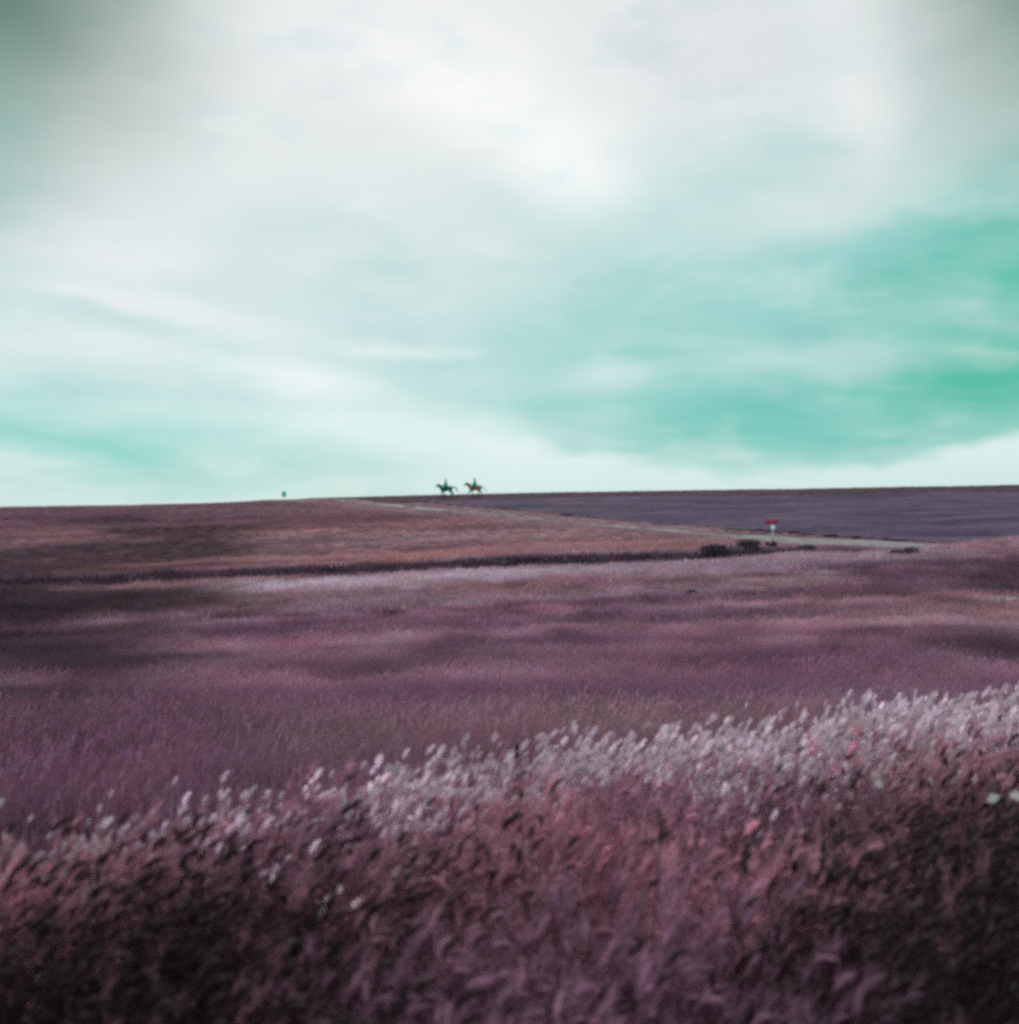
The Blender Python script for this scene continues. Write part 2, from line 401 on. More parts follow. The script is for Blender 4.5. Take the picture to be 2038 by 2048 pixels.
# ------------------------------------------------------------------ grass tufts (source meshes stay out of the scene, scattered as stuff)
class TB:
    def __init__(s): s.v = []; s.f = []; s.m = []
    def strip(s, base, az, lean, h, wd, mi, curve=1.6, n=4):
        """a curved tapering blade; returns its tip and end direction"""
        d = Vector((math.cos(az), math.sin(az), 0)); side = Vector((-d.y, d.x, 0))
        i0 = len(s.v); p = None; prev = None
        for k in range(n+1):
            t = k/n
            q = Vector(base)+d*(lean*h*t**curve)+Vector((0, 0, h*(t-.28*lean*t*t)))
            wk = wd*(1-t)**.7*.5+.0006
            s.v += [tuple(q-side*wk), tuple(q+side*wk)]; prev, p = p, q
        for k in range(n):
            a = i0+2*k; s.f.append((a, a+1, a+3, a+2)); s.m.append(mi)
        return p, (p-prev).normalized()
    def spindle(s, p, d, ln, r, mi, droop=.5, seg=5, rings=5, out=None):
        """a seed head: a fat drooping ellipsoid, ridged"""
        i0 = len(s.v); q = Vector(p); d = Vector(d)
        hd = Vector((d.x, d.y, 0)); hd = (hd.normalized() if hd.length > 1e-4 else Vector((1, 0, 0))) if out is None else out
        for k in range(rings+1):
            t = k/rings
            rr = r*math.sin(math.pi*min(.97, .06+t*.92))**.75*(1-.25*t)
            ax = d.normalized(); a1 = ax.cross(Vector((0, 0, 1)));
            if a1.length < 1e-3: a1 = Vector((1, 0, 0))
            a1.normalize(); a2 = ax.cross(a1)
            for j in range(seg):
                an = 2*math.pi*(j+.5*(k % 2))/seg; rj = rr*random.uniform(.8, 1.2)
                s.v.append(tuple(q+a1*(math.cos(an)*rj)+a2*(math.sin(an)*rj)))
            q = q+ax*(ln/rings); d = (ax+(hd*.5+Vector((0, 0, -1)))*(droop/rings)).normalized()
        for k in range(rings):
            for j in range(seg):
                a = i0+k*seg; s.f.append((a+j, a+(j+1) % seg, a+seg+(j+1) % seg, a+seg+j)); s.m.append(mi)
    def wisp(s, p, d, ln, r, mi, n=14):
        """a feathery plume: many thin hairs about the stem end"""
        for k in range(n):
            t = random.random(); q = Vector(p)+Vector(d)*ln*t
            e = (Vector((random.gauss(0, 1), random.gauss(0, 1), random.gauss(.5, .8))).normalized()*r*(1.1-.6*t)+Vector(d)*r*.9)
            sd = e.cross(Vector((random.random(), random.random(), random.random()))).normalized()*r*.16
            i = len(s.v); s.v += [tuple(q-sd), tuple(q+sd), tuple(q+e)]; s.f.append((i, i+1, i+2)); s.m.append(mi)
    def build(s, name, mats, coll):
        me = bpy.data.meshes.new(name); me.from_pydata(s.v, [], s.f); me.update()
        for m_ in mats: me.materials.append(m_)
        me.polygons.foreach_set('material_index', s.m); me.polygons.foreach_set('use_smooth', [True]*len(s.f))
        o = bpy.data.objects.new(name, me); coll.objects.link(o); return o
WIND = R(20)
def tuft_set(name, count, fn):
    coll = bpy.data.collections.new(name)
    for k in range(count):
        t = TB(); fn(t); t.build(name, [M_BLADE, M_HEAD, M_STEM], coll)
    return coll
def foxtail(t):
    for k in range(16):
        b = (random.gauss(0, .06), random.gauss(0, .06), 0)
        t.strip(b, random.gauss(WIND, 1.6), random.uniform(.2, .9), random.uniform(.2, .5), random.uniform(.003, .007), 0)
    for k in range(6):   # bare stems, some bent low
        b = (random.gauss(0, .06), random.gauss(0, .06), 0)
        t.strip(b, random.gauss(WIND, .7), random.uniform(.1, .9), random.uniform(.38, .66), random.uniform(.002, .0035), 2, random.uniform(1.3, 2.6), 4)
    for k in range(6):
        b = (random.gauss(0, .06), random.gauss(0, .06), 0); a = random.gauss(WIND, .6)
        p_, d_ = t.strip(b, a, random.uniform(.15, .65), random.uniform(.36, .64), .0028, 2, random.uniform(1.6, 2.4), 5)
        big = random.choice((.6, .8, 1, 1, 1.25))
        t.spindle(p_, d_, random.uniform(.05, .09)*big, random.uniform(.0075, .0115)*big, 1, random.uniform(.3, 1.6))
        for q in range(12):   # awns
            e = Vector(p_)+Vector(d_)*random.uniform(.0, .07)*big
            t.strip(e, a+random.gauss(0, 1.0), random.uniform(.3, 1.0), random.uniform(.025, .06), .0012, 1, 1.2, 2)
def plume(t):
    for k in range(4):
        b = (random.gauss(0, .05), random.gauss(0, .05), 0)
        t.strip(b, random.gauss(WIND, 1.5), random.uniform(.2, .7), random.uniform(.2, .38), random.uniform(.003, .005), 2)
    for k in range(8):
        b = (random.gauss(0, .07), random.gauss(0, .07), 0); a = random.gauss(WIND, .6)
        p_, d_ = t.strip(b, a, random.uniform(.1, .4), random.uniform(.38, .56), .0025, 2, 1.8, 4)
        d_ = (d_+Vector((.5, .15, 0))).normalized()
        t.wisp(p_, d_, random.uniform(.02, .038), random.uniform(.013, .022), 1, 26)
def vignette_clump(t):  # tufts added to carry the vignette darkening in the lower corners
    for k in range(26):
        b = (random.gauss(0, .06), random.gauss(0, .06), 0)
        t.strip(b, random.gauss(WIND, 1.5), random.uniform(.3, .9), random.uniform(.3, .62), random.uniform(.006, .012), 0, 1.8, 5)
    for k in range(3):
        b = (random.gauss(0, .05), random.gauss(0, .05), 0)
        p_, d_ = t.strip(b, random.gauss(WIND, .6), random.uniform(.2, .5), random.uniform(.5, .68), .0035, 2, 2., 4)
        t.spindle(p_, d_, random.uniform(.04, .07), .008, 1, 1.0)
def meadow(t):
    for k in range(34):
        b = (random.gauss(0, .16), random.gauss(0, .16), 0)
        t.strip(b, random.gauss(WIND, 1.3), random.uniform(.2, .8), random.uniform(.2, .42), random.uniform(.006, .014), 0, 1.6, 3)
    for k in range(8):
        b = (random.gauss(0, .16), random.gauss(0, .16), 0)
        p_, d_ = t.strip(b, random.gauss(WIND, .6), random.uniform(.15, .5), random.uniform(.32, .52), .005, 2, 1.8, 2)
        t.wisp(p_, d_, .09, .022, 1, 8)
def hill(t):
    for k in range(44):
        b = (random.gauss(0, .42), random.gauss(0, .3), 0)
        t.strip(b, random.gauss(WIND, 1.3), random.uniform(.2, .8), random.uniform(.16, .42), random.uniform(.02, .05), random.choice((0, 0, 1)), 1.5, 2)
T_FOX = tuft_set('foxtail_tuft', 6, foxtail); T_PLUME = tuft_set('plume_tuft', 5, plume); T_VIGNETTE = tuft_set('vignette_tuft', 4, vignette_clump)
T_MEADOW = tuft_set('meadow_tuft', 5, meadow); T_HILL = tuft_set('hill_tuft', 5, hill)

def scatter_tree(coll):
    g = bpy.data.node_groups.new('scatter', 'GeometryNodeTree')
    g.interface.new_socket('Geometry', in_out='INPUT', socket_type='NodeSocketGeometry')
    g.interface.new_socket('Geometry', in_out='OUTPUT', socket_type='NodeSocketGeometry')
    n = g.nodes; l = g.links
    gi = n.new('NodeGroupInput'); go = n.new('NodeGroupOutput')
    ip = n.new('GeometryNodeInstanceOnPoints'); ci = n.new('GeometryNodeCollectionInfo')
    ci.inputs['Collection'].default_value = coll; ci.inputs['Separate Children'].default_value = True; ci.inputs['Reset Children'].default_value = True
    def at(name, ty):
        a = n.new('GeometryNodeInputNamedAttribute'); a.data_type = ty; a.inputs['Name'].default_value = name; return a.outputs[0]
    er = n.new('FunctionNodeEulerToRotation'); l.new(at('rot', 'FLOAT_VECTOR'), er.inputs[0])
    ip.inputs['Pick Instance'].default_value = True
    l.new(gi.outputs[0], ip.inputs['Points']); l.new(ci.outputs[0], ip.inputs['Instance'])
    l.new(at('pick', 'INT'), ip.inputs['Instance Index']); l.new(er.outputs[0], ip.inputs['Rotation']); l.new(at('size', 'FLOAT'), ip.inputs['Scale'])
    l.new(ip.outputs[0], go.inputs[0])
    return g
def scatter(name, x, y, size, tint, coll, label, spin=.5, sink=.0):
    k = len(x)
    z = height(x, y)-sink
    me = bpy.data.meshes.new(name); me.vertices.add(k)
    me.vertices.foreach_set('co', np.stack([x, y, z], 1).astype(np.float32).ravel())
    def attr(nm, ty, val, fld):
        a = me.attributes.new(nm, ty, 'POINT'); a.data.foreach_set(fld, np.ascontiguousarray(val).ravel())
    rot = np.stack([rng.normal(0, .1, k), rng.normal(0, .1, k), rng.normal(0, spin, k)], 1).astype(np.float32)
    attr('rot', 'FLOAT_VECTOR', rot, 'vector')
    attr('size', 'FLOAT', size.astype(np.float32), 'value')
    attr('pick', 'INT', rng.integers(0, len(coll.objects), k).astype(np.int32), 'value')
    attr('tint', 'FLOAT_COLOR', np.concatenate([tint, np.ones((k, 1))], 1).astype(np.float32), 'color')
    o = bpy.data.objects.new(name, me); C.objects.link(o)
    for m_ in (M_BLADE, M_HEAD, M_STEM): me.materials.append(m_)
    md = o.modifiers.new('scatter', 'NODES'); md.node_group = scatter_tree(coll)
    tag(o, label, kind='stuff'); return o

# base colours of the plants, and of vignette darkening painted into them
C_MAUVE = np.array([.45, .212, .305]); C_PURPLE = np.array([.27, .13, .215]); C_RUST = np.array([.49, .245, .255])
C_TAN = np.array([.43, .255, .28]); C_LILAC = np.array([.56, .42, .52]); C_DARK = np.array([.06, .034, .05]); C_WHITE = np.array([.68, .54, .61])
C_VIGNETTE = np.array([.026, .012, .014]); C_BANK = np.array([.14, .088, .13])  # first one is near-black, painting lens vignette into the corner grass
def mixv(a, b, t): return a*(1-t[:, None])+b*t[:, None]
def patch(x, y, cx, cy, rx, ry, rot=0, rag=.5, seed=0, sc_=.25):
    """an irregular patch of one plant, or of painted darkening, on the ground, 0..1"""
    c, s = math.cos(R(rot)), math.sin(R(rot)); dx = x-cx; dy = y-cy
    r = np.hypot((dx*c+dy*s)/rx, (-dx*s+dy*c)/ry)
    return sstep(1.2, .45, r+rag*(fbm(x*sc_/1., y*sc_/1., 3, 60+seed)-.5)*2)
def meadow_tint(x, y):
    k = len(x)
    t = np.tile(C_MAUVE, (k, 1))
    f1 = fbm(x*.11, y*.075, 4, 21); f2 = fbm(x*.05+9, y*.05, 4, 31); f3 = fbm(x*.45, y*.28, 3, 41)
    t = mixv(t, C_PURPLE, sstep(.42, .66, f1)*.85)
    t = mixv(t, C_TAN, sstep(.5, .68, f2)*.7)
    t = mixv(t, C_RUST*.9, sstep(.5, .66, fbm(x*.07+30, y*.09, 4, 61))*.65)
    t = mixv(t, C_DARK, sstep(.54, .74, f3)*.65)
    t = mixv(t, C_LILAC, sstep(.56, .76, 1-f3)*.45)
    # pale lilac grass below the cut bank
    t = mixv(t, C_LILAC*1.35, patch(x, y, -8, 77.5, 15, 4.5, 8, .5, 1, .3)*.9)
    t = mixv(t, C_LILAC, patch(x, y, 17, 80, 22, 8, 8, .45, 2, .2)*.65)
    t = mixv(t, C_LILAC, patch(x, y, 4, 66, 18, 3, 4, .5, 3, .2)*.4)
    # rusty grass on the terrace above the bank
    t = mixv(t, C_RUST*1.08, sstep(0, 3, y-bank_y(x))*sstep(26, 10, x)*(.6+.4*sstep(.35, .6, f1)))
    t = mixv(t, C_LILAC, sstep(104, 116, y)*sstep(130, 118, y)*sstep(26, 5, x)*.35)
    t = mixv(t, C_PURPLE*.8, sstep(132, 150, y)*.75)
    f4 = fbm(x*.03+3, y*.16, 4, 57)
    t = mixv(t, C_PURPLE*.75, sstep(.5, .68, f4)*.7)
    t = mixv(t, C_TAN*1.05, sstep(.5, .34, f4)*.4)
    # dark at left and right: mostly lens vignette painted in; purple and tan hollow
    t = mixv(t, C_DARK, patch(x, y, -44, 84, 23, 60, 0, .7, 4, .09)*.85)
    t = mixv(t, C_DARK*.9, patch(x, y, -27, 70, 14, 7, 4, .75, 5, .15)*.7)
    t = mixv(t, C_DARK, patch(x, y, -20, 40, 12, 22, 8, .7, 6, .14)*.8)
    t = mixv(t, C_DARK, patch(x, y, -9.3, 16, 5.5, 11, 8, .45, 7, .25)*.9)
    t = mixv(t, C_DARK, patch(x, y, -31, 56, 12, 17, 5, .75, 13, .14)*.75)
    t = mixv(t, C_DARK, patch(x, y, 38, 66, 13, 14, 20, .5, 8, .1)*.7)
    t = mixv(t, C_PURPLE*.8, patch(x, y, 0, 52, 26, 5, 5, .5, 9, .12)*.6)
    t = mixv(t, C_PURPLE*.85, patch(x, y, 1, 21, 9, 5, 8, .5, 10, .2)*.7)
    t = mixv(t, C_TAN, patch(x, y, .5, 9.5, 3.2, 2.5, 10, .5, 12, .5)*.7)
    t = mixv(t, C_DARK, patch(x, y, 17, 30, 7, 9, 15, .5, 11, .15)*.65)
    return t*rng.uniform(.7, 1.3, (k, 1))*rng.normal(1, .1, (k, 3)).clip(.75, 1.25)

def rect(n, x0, x1, y0, y1): return rng.uniform(x0, x1, n), rng.uniform(y0, y1, n)
def wedge(n, y0, y1, margin, half=.52):
    y = np.sqrt(rng.uniform(y0*y0, y1*y1, n)); x = rng.uniform(-1, 1, n)*(half*y+margin); return x, y

# foreground: foxtail grass up to the crest
x, y = rect(21000, -6.5, 8.5, .6, 10.5)
cy = crest(x)
keep = (y < cy+.5) & (np.hypot(x, y) > .75)
x, y = x[keep], y[keep]; cy = crest(x)
sd_l = patch(x, y, -3.0, 2.0, 3.1, 3.2, 0, .4, 20, .9); sd_r = patch(x, y, 3.0, 2.1, 2.6, 2.8, 0, .4, 21, .9)  # where vignette darkening is painted into the grass, lower left and right
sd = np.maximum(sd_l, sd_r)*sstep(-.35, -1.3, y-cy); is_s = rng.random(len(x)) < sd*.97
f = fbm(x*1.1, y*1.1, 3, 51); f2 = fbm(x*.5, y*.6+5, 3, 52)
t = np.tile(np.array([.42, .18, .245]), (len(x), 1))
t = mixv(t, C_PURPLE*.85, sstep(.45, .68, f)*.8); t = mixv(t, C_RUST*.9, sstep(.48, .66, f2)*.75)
t = mixv(t, C_VIGNETTE*2.2, sd*.88)
t = t*rng.uniform(.65, 1.35, (len(x), 1))
# the plumed grass crowds the foxtails out along the crest
pw = np.interp(x, [-4, -2, 0, 2, 4, 6], [.3, .5, .85, .85, .7, .7])
crowd = np.exp(-((y-cy+.35*pw)/(.8*pw))**2)*np.interp(x, [-2.2, -.8, 0, 2], [0, .1, .35, .7])
thin = rng.random(len(x)) > crowd
x, y, t, f2, is_s, sd = x[thin], y[thin], t[thin], f2[thin], is_s[thin], sd[thin]
sz = rng.uniform(.7, 1.12, len(x))*(.85+.3*f2)*np.interp(y-crest(x), [-1, .3], [1, .82])
scatter('foxtail_grass', x[~is_s], y[~is_s], sz[~is_s], t[~is_s], T_FOX, 'mauve foxtail grass bending in the wind across the foreground')
k = is_s.sum()
scatter('vignette_grass', np.repeat(x[is_s], 1), y[is_s], sz[is_s]*1.12, np.tile(C_VIGNETTE, (k, 1))*rng.uniform(.6, 1.5, (k, 1)), T_VIGNETTE, 'grass tinted near-black as lens vignette at both lower sides of the foreground')
# white plumed grass along the crest
x, y = rect(80000, -4.5, 8.5, 2.0, 10.5)
s_ = y-crest(x); g_ = fbm(x*1.3, y*1.3, 3, 71); wdt = np.interp(x, [-4, -2, 0, 2, 4, 6], [.3, .5, .8, .75, .6, .6])
den = np.exp(-((s_+.35*wdt)/(.7*wdt))**2)*np.clip((g_-.30)*4.2, 0, 1)*np.interp(x, [-4, -2.2, -.8, 0, 2, 6], [.015, .02, .09, .42, 1.1, 1.3])
keep = (rng.random(len(x)) < den*.62) & (s_ < .6)
x, y = x[keep], y[keep]; k = len(x)
scatter('white_plumed_grass', x, y, rng.uniform(.92, 1.18, k), np.tile(C_WHITE, (k, 1))*rng.uniform(.7, 1.1, (k, 1)), T_PLUME, 'white plumed grass along the crest of the near rise')
# the meadow beyond the crest
x, y = wedge(52000, 5, 46, 3.5)
keep = (y > crest(x)-.1); x, y = x[keep], y[keep]
scatter('meadow_grass', x, y, rng.uniform(.6, 1.15, len(x))*(.72+.6*fbm(x*.7, y*.5, 3, 101))*np.interp(y, [5, 14, 46], [.8, .85, 1.25]), meadow_tint(x, y), T_MEADOW, 'soft mauve meadow grass in the hollow behind the crest')
# hillside grass
def hillside(n, y0, y1, margin):
    x, y = wedge(n, y0, y1, margin, .56)
    rd = road_dist(x, y)
    hw = np.interp(y, [98, 108], [3.6, 1.4])
    k = ((rd < -hw) | ((rd > hw) & (rd < 5.2)) | ((y > 158.3) & (np.abs(rd) > hw))) & ~((np.abs(rd) < 5.5) & (x > 22) & (x < 36) & (rng.random(len(x)) < .8))
    return x[k], y[k]
x, y = hillside(42000, 44, 98, 6)
face = np.abs(y-bank_y(x)+.1) < .55; k2 = ~(face & (x < 24))
x, y = x[k2], y[k2]
scatter('hillside_grass', x, y, rng.uniform(.55, 1.25, len(x))*(.6+.8*fbm(x*.35, y*.3, 3, 102)), meadow_tint(x, y), T_HILL, 'mauve and rusty grass over the middle of the hillside')
x, y = hillside(46000, 97, 184, 8)
tt = meadow_tint(x, y); rd = road_dist(x, y)
tt = mixv(tt, np.array([.50, .33, .36]), sstep(7, 4, np.abs(rd))*.8)
tt = mixv(tt, np.array([.15, .09, .13]), sstep(156, 160, y)*(rd > 0)*.85)
tt = mixv(tt, C_DARK, sstep(160, 158.6, y)*(y > 157)*(rd > 0)*.8)
scatter('hilltop_grass', x, y, rng.uniform(.55, 1.0, len(x))*np.where(y > 158, .6, .9), tt, T_HILL, 'thin grass of the hilltop and the lane verges')
# taller verge grass along the near side of the lane
i_ = rng.integers(0, len(fine), 9000); o_ = rng.uniform(1.2, 4.4, 9000)
x = fine[i_, 0]+nor[i_, 0]*o_+rng.normal(0, .3, 9000); y = fine[i_, 1]+nor[i_, 1]*o_+rng.normal(0, .3, 9000)
keep = (road_dist(x, y) < -np.interp(y, [98, 108], [3.6, 1.4])) & (y > 104); x, y = x[keep], y[keep]
scatter('verge_grass', x, y, rng.uniform(.7, 1.35, len(x))*np.interp(y, [104, 114], [.45, .72]), mixv(np.tile(np.array([.44, .28, .31]), (len(x), 1)), C_PURPLE, sstep(.4, .7, fbm(x*.2, y*.2, 3, 93))*.6), T_HILL, 'pinkish verge grass standing along the near edge of the lane')
i_ = rng.integers(0, len(fine), 2600); o_ = rng.normal(0, .28, 2600)
x = fine[i_, 0]+nor[i_, 0]*o_+rng.normal(0, .2, 2600); y = fine[i_, 1]+nor[i_, 1]*o_+rng.normal(0, .2, 2600)
keep = (y > 107) & (fbm(x*.3, y*.3, 2, 95) > .4); x, y = x[keep], y[keep]
scatter('lane_grass', x, y, rng.uniform(.25, .5, len(x)), np.tile(np.array([.34, .22, .26]), (len(x), 1)), T_HILL, 'worn strip of grass along the crown of the lane', sink=-.12)
n_ = 5200
x = rng.uniform(-19, 9, n_); y = 77.5+.12*x+rng.normal(0, 2.6, n_)
keep = (rng.random(n_) < sstep(.42, .66, fbm(x*.28+5, y*.4, 3, 97))*patch(x, y, -5, 77.5, 14, 5.5, 6, .4, 15, .3)) & (y < bank_y(x)-.9); x, y = x[keep], y[keep]
scatter('pale_flower_drift', x, y, rng.uniform(.6, 1.0, len(x)), np.tile(np.array([.72, .60, .70]), (len(x), 1))*rng.uniform(.8, 1.1, (len(x), 1)), T_HILL, 'ragged drift of pale lilac flowers just below the cut bank')
# dark growth on the face and foot of the bank
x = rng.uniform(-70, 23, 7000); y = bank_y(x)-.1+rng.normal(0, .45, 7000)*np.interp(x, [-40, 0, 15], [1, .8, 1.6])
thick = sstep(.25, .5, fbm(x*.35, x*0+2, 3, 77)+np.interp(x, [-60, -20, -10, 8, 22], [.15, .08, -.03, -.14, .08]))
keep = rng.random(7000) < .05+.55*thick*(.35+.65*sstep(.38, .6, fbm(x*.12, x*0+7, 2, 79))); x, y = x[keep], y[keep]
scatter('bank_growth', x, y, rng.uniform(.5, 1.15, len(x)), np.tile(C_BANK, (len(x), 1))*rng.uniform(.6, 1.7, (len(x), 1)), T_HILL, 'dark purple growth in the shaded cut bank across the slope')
# stubble on the ploughed field
x = rng.uniform(-30, 110, 16000); y = rng.uniform(86, 158, 16000); rd = road_dist(x, y)
keep = (rd > 6) & (fbm(x*.05, y*.25, 3, 88) > .46); x, y = x[keep], y[keep]
scatter('field_stubble', x, y, rng.uniform(.3, .6, len(x)), mixv(np.tile(np.array([.15, .11, .18]), (len(x), 1)), np.array([.3, .2, .24]), sstep(.5, .7, fbm(x*.06, y*.3, 3, 89))), T_HILL, 'sparse purple stubble on the ploughed field', sink=-.08)

# ------------------------------------------------------------------ organic bodies: tapered limbs fused into one continuous surface
def capsule(bm, a, b, ra, rb, seg=12):
    a = Vector(a); b = Vector(b); d = b-a
    L_ = max(d.length, 1e-4); q = d.to_track_quat('Z', 'Y'); rings = []
    prof = [(-ra*math.cos(t), ra*math.sin(t)) for t in (0.35, .8, 1.2)]+[(0, ra), (L_, rb)]+[(L_+rb*math.cos(t), rb*math.sin(t)) for t in (1.2, .8, .35)]
    for z_, r_ in prof:
        rings.append([bm.verts.new(a+q @ Vector((r_*math.cos(2*math.pi*j/seg), r_*math.sin(2*math.pi*j/seg), z_))) for j in range(seg)])
    for r0, r1 in zip(rings, rings[1:]):
        for j in range(seg): bm.faces.new((r0[j], r0[(j+1) % seg], r1[(j+1) % seg], r1[j]))
    bm.faces.new(rings[0][::-1]); bm.faces.new(rings[-1])
def chain(bm, pts):
    for (a, ra), (b_, rb) in zip(pts, pts[1:]): capsule(bm, a, b_, ra, rb)
def ellipsoid(bm, c, r, rot=(0, 0, 0)):
    bmesh.ops.create_uvsphere(bm, u_segments=16, v_segments=12, radius=1, matrix=Matrix.Translation(c) @ Euler(rot).to_matrix().to_4x4() @ Matrix.Diagonal((*r, 1)))
def fuse(name, bm, mats, parent, voxel, smooth=6):
    o = from_bm(name, bm, mats, parent)
    md = o.modifiers.new('fuse', 'REMESH'); md.mode = 'VOXEL'; md.voxel_size = voxel
    sm = o.modifiers.new('soften', 'SMOOTH'); sm.iterations = smooth; sm.factor = .5
    bpy.context.view_layer.update()
    dg = bpy.context.evaluated_depsgraph_get(); me = bpy.data.meshes.new_from_object(o.evaluated_get(dg))
    old = o.data; o.modifiers.clear(); o.data = me; me.name = name; bpy.data.meshes.remove(old)
    me.polygons.foreach_set('use_smooth', [True]*len(me.polygons))
    return o
def tube_bm(pts, r, seg=6, bm=None):
    bm = bm or bmesh.new()
    for a, b_ in zip(pts, pts[1:]): capsule(bm, a, b_, r, r, seg)
    return bm

# horses travel towards -X; local origin on the ground under the middle of the body
def horse(loc, coat, hair, leather, label, neck_low, tail_pts, legs, rz=0):
    h = empty('horse', loc, rz, 1.09); tag(h, label, 'horse', 'horses on the skyline')
    bm = bmesh.new()
    # trunk: deep chest, tucked belly, round croup
    for cx, cz, rx_, ry_, rz_ in ((-.55, 1.08, .27, .2, .3), (-.3, 1.04, .34, .25, .34), (.0, 1.05, .38, .27, .31), (.3, 1.1, .34, .25, .27), (.58, 1.14, .3, .24, .28), (.74, 1.1, .2, .2, .24)):
        ellipsoid(bm, (cx, 0, cz), (rx_*1.05, ry_*1.1, rz_*1.17))
    ellipsoid(bm, (-.46, 0, 1.32), (.26, .09, .12))
    pb, pm, pp, pn = neck_low     # neck base, middle, poll, nose
    chain(bm, [((pb[0], 0, pb[1]), .23), ((pm[0], 0, pm[1]), .165), ((pp[0], 0, pp[1]), .115)])
    chain(bm, [((pb[0]+.05, 0, pb[1]-.12), .2), ((pm[0]-.01, 0, pm[1]-.06), .12), ((pp[0], 0, pp[1]-.05), .1)])
    vec = Vector((pn[0]-pp[0], 0, pn[1]-pp[1])); P_ = lambda t, o=0: (pp[0]+vec.x*t+o*(-vec.z), 0, pp[1]+vec.z*t+o*vec.x)
    chain(bm, [(P_(0), .115), (P_(.3, .03), .115), (P_(.62), .078), (P_(.92), .062), (P_(1.0, .02), .05)])
    for s in (-1, 1):
        q = P_(.32, .06); ellipsoid(bm, (q[0], s*.06, q[2]), (.1, .045, .09))
        e = P_(.3, -.05); ellipsoid(bm, (e[0], s*.088, e[2]), (.022, .016, .018))
        n_ = P_(.98, -.02); ellipsoid(bm, (n_[0], s*.04, n_[2]), (.022, .016, .02))
        a = P_(-.08, -.07); chain(bm, [((a[0], s*.055, a[2]), .035), ((a[0]+.0, s*.07, a[2]+.08), .03), ((a[0]-.01, s*.072, a[2]+.15), .01)])
    for side, front, pts in legs:
        y_ = side*.13
        if front:
            rr = (.16, .115, .08, .066, .062, .074)
        else:
            rr = (.21, .145, .09, .07, .064, .076)
        c = [((px, y_*(1 if i else .85), pz), r_) for i, ((px, pz), r_) in enumerate(zip(pts, rr))]
        chain(bm, c)
        fx_, fz_ = pts[-1]
        chain(bm, [((fx_, y_, fz_), .05), ((fx_-.035, y_, max(fz_-.05, .045)), .06)])
    fuse('body', bm, coat, h, .022, 7)
    # mane along the crest of the neck
    bm = bmesh.new()
    for k in range(9):
        t = k/8; bx_ = pb[0]+.16+(pp[0]-pb[0]-.16)*t; bz_ = pb[1]+.2+(pp[1]+.12-pb[1]-.2)*t+.05*math.sin(math.pi*t)
        chain(bm, [((bx_, 0, bz_), .04), ((bx_+.05, -.05, bz_-.03), .045), ((bx_+.09, -.09, bz_-.16), .02)])
    fuse('mane', bm, hair, h, .014, 3)
    bm = bmesh.new(); chain(bm, [((a, 0, b_), r_) for a, b_, r_ in tail_pts])
    for k in range(5):
        chain(bm, [((a+random.uniform(0, .05), random.uniform(-.05, .05), b_+random.uniform(-.05, .05)), r_*.6) for a, b_, r_ in tail_pts])
    fuse('tail', bm, hair, h, .014, 3)
    # saddle, girth, bridle and reins
    bm = bmesh.new()
    chain(bm, [((-.3, 0, 1.42), .06), ((-.12, 0, 1.38), .075), ((.1, 0, 1.4), .09), ((.2, 0, 1.45), .05)])
    for s in (-1, 1):
        for q in (-.24, -.1, .05): chain(bm, [((q, s*.08, 1.4), .05), ((q, s*.24, 1.2), .04), ((q-.04, s*.285, 1.02), .03)])
    fuse('saddle', bm, leather, h, .016, 4)
    ring = [Vector((-.2, .285*math.cos(t), 1.05+.36*math.sin(t))) for t in np.linspace(0, 2*math.pi, 20)]
    from_bm('girth', tube_bm(ring, .02), leather, h)
    for nm, t_, r_ in (('headpiece', .2, .15), ('noseband', .68, .092)):
        bm = bmesh.new()
        c_ = Vector(P_(t_, .02)); ax = vec.normalized(); up = Vector((-ax.z, 0, ax.x))
        tube_bm([c_+up*(r_*math.cos(a))+Vector((0, r_*.78*math.sin(a), 0)) for a in np.linspace(0, 2*math.pi, 14)], .011, 5, bm)
        from_bm(nm, bm, leather, h)
    for s in (-1, 1):
        m_ = P_(.85)
        from_bm('rein', tube_bm([Vector((m_[0], s*.06, m_[2])), Vector((pm[0]-.02, s*.2, pm[1]-.02)), Vector((-.42, s*.07, 1.62))], .011, 5), leather, h)
        from_bm('stirrup', tube_bm([Vector((-.15, s*.3, 1.1)), Vector((-.2, s*.36, .8)), Vector((-.26, s*.36, .7)), Vector((-.14, s*.36, .7)), Vector((-.2, s*.36, .8))], .012, 5), leather, h)
    return h

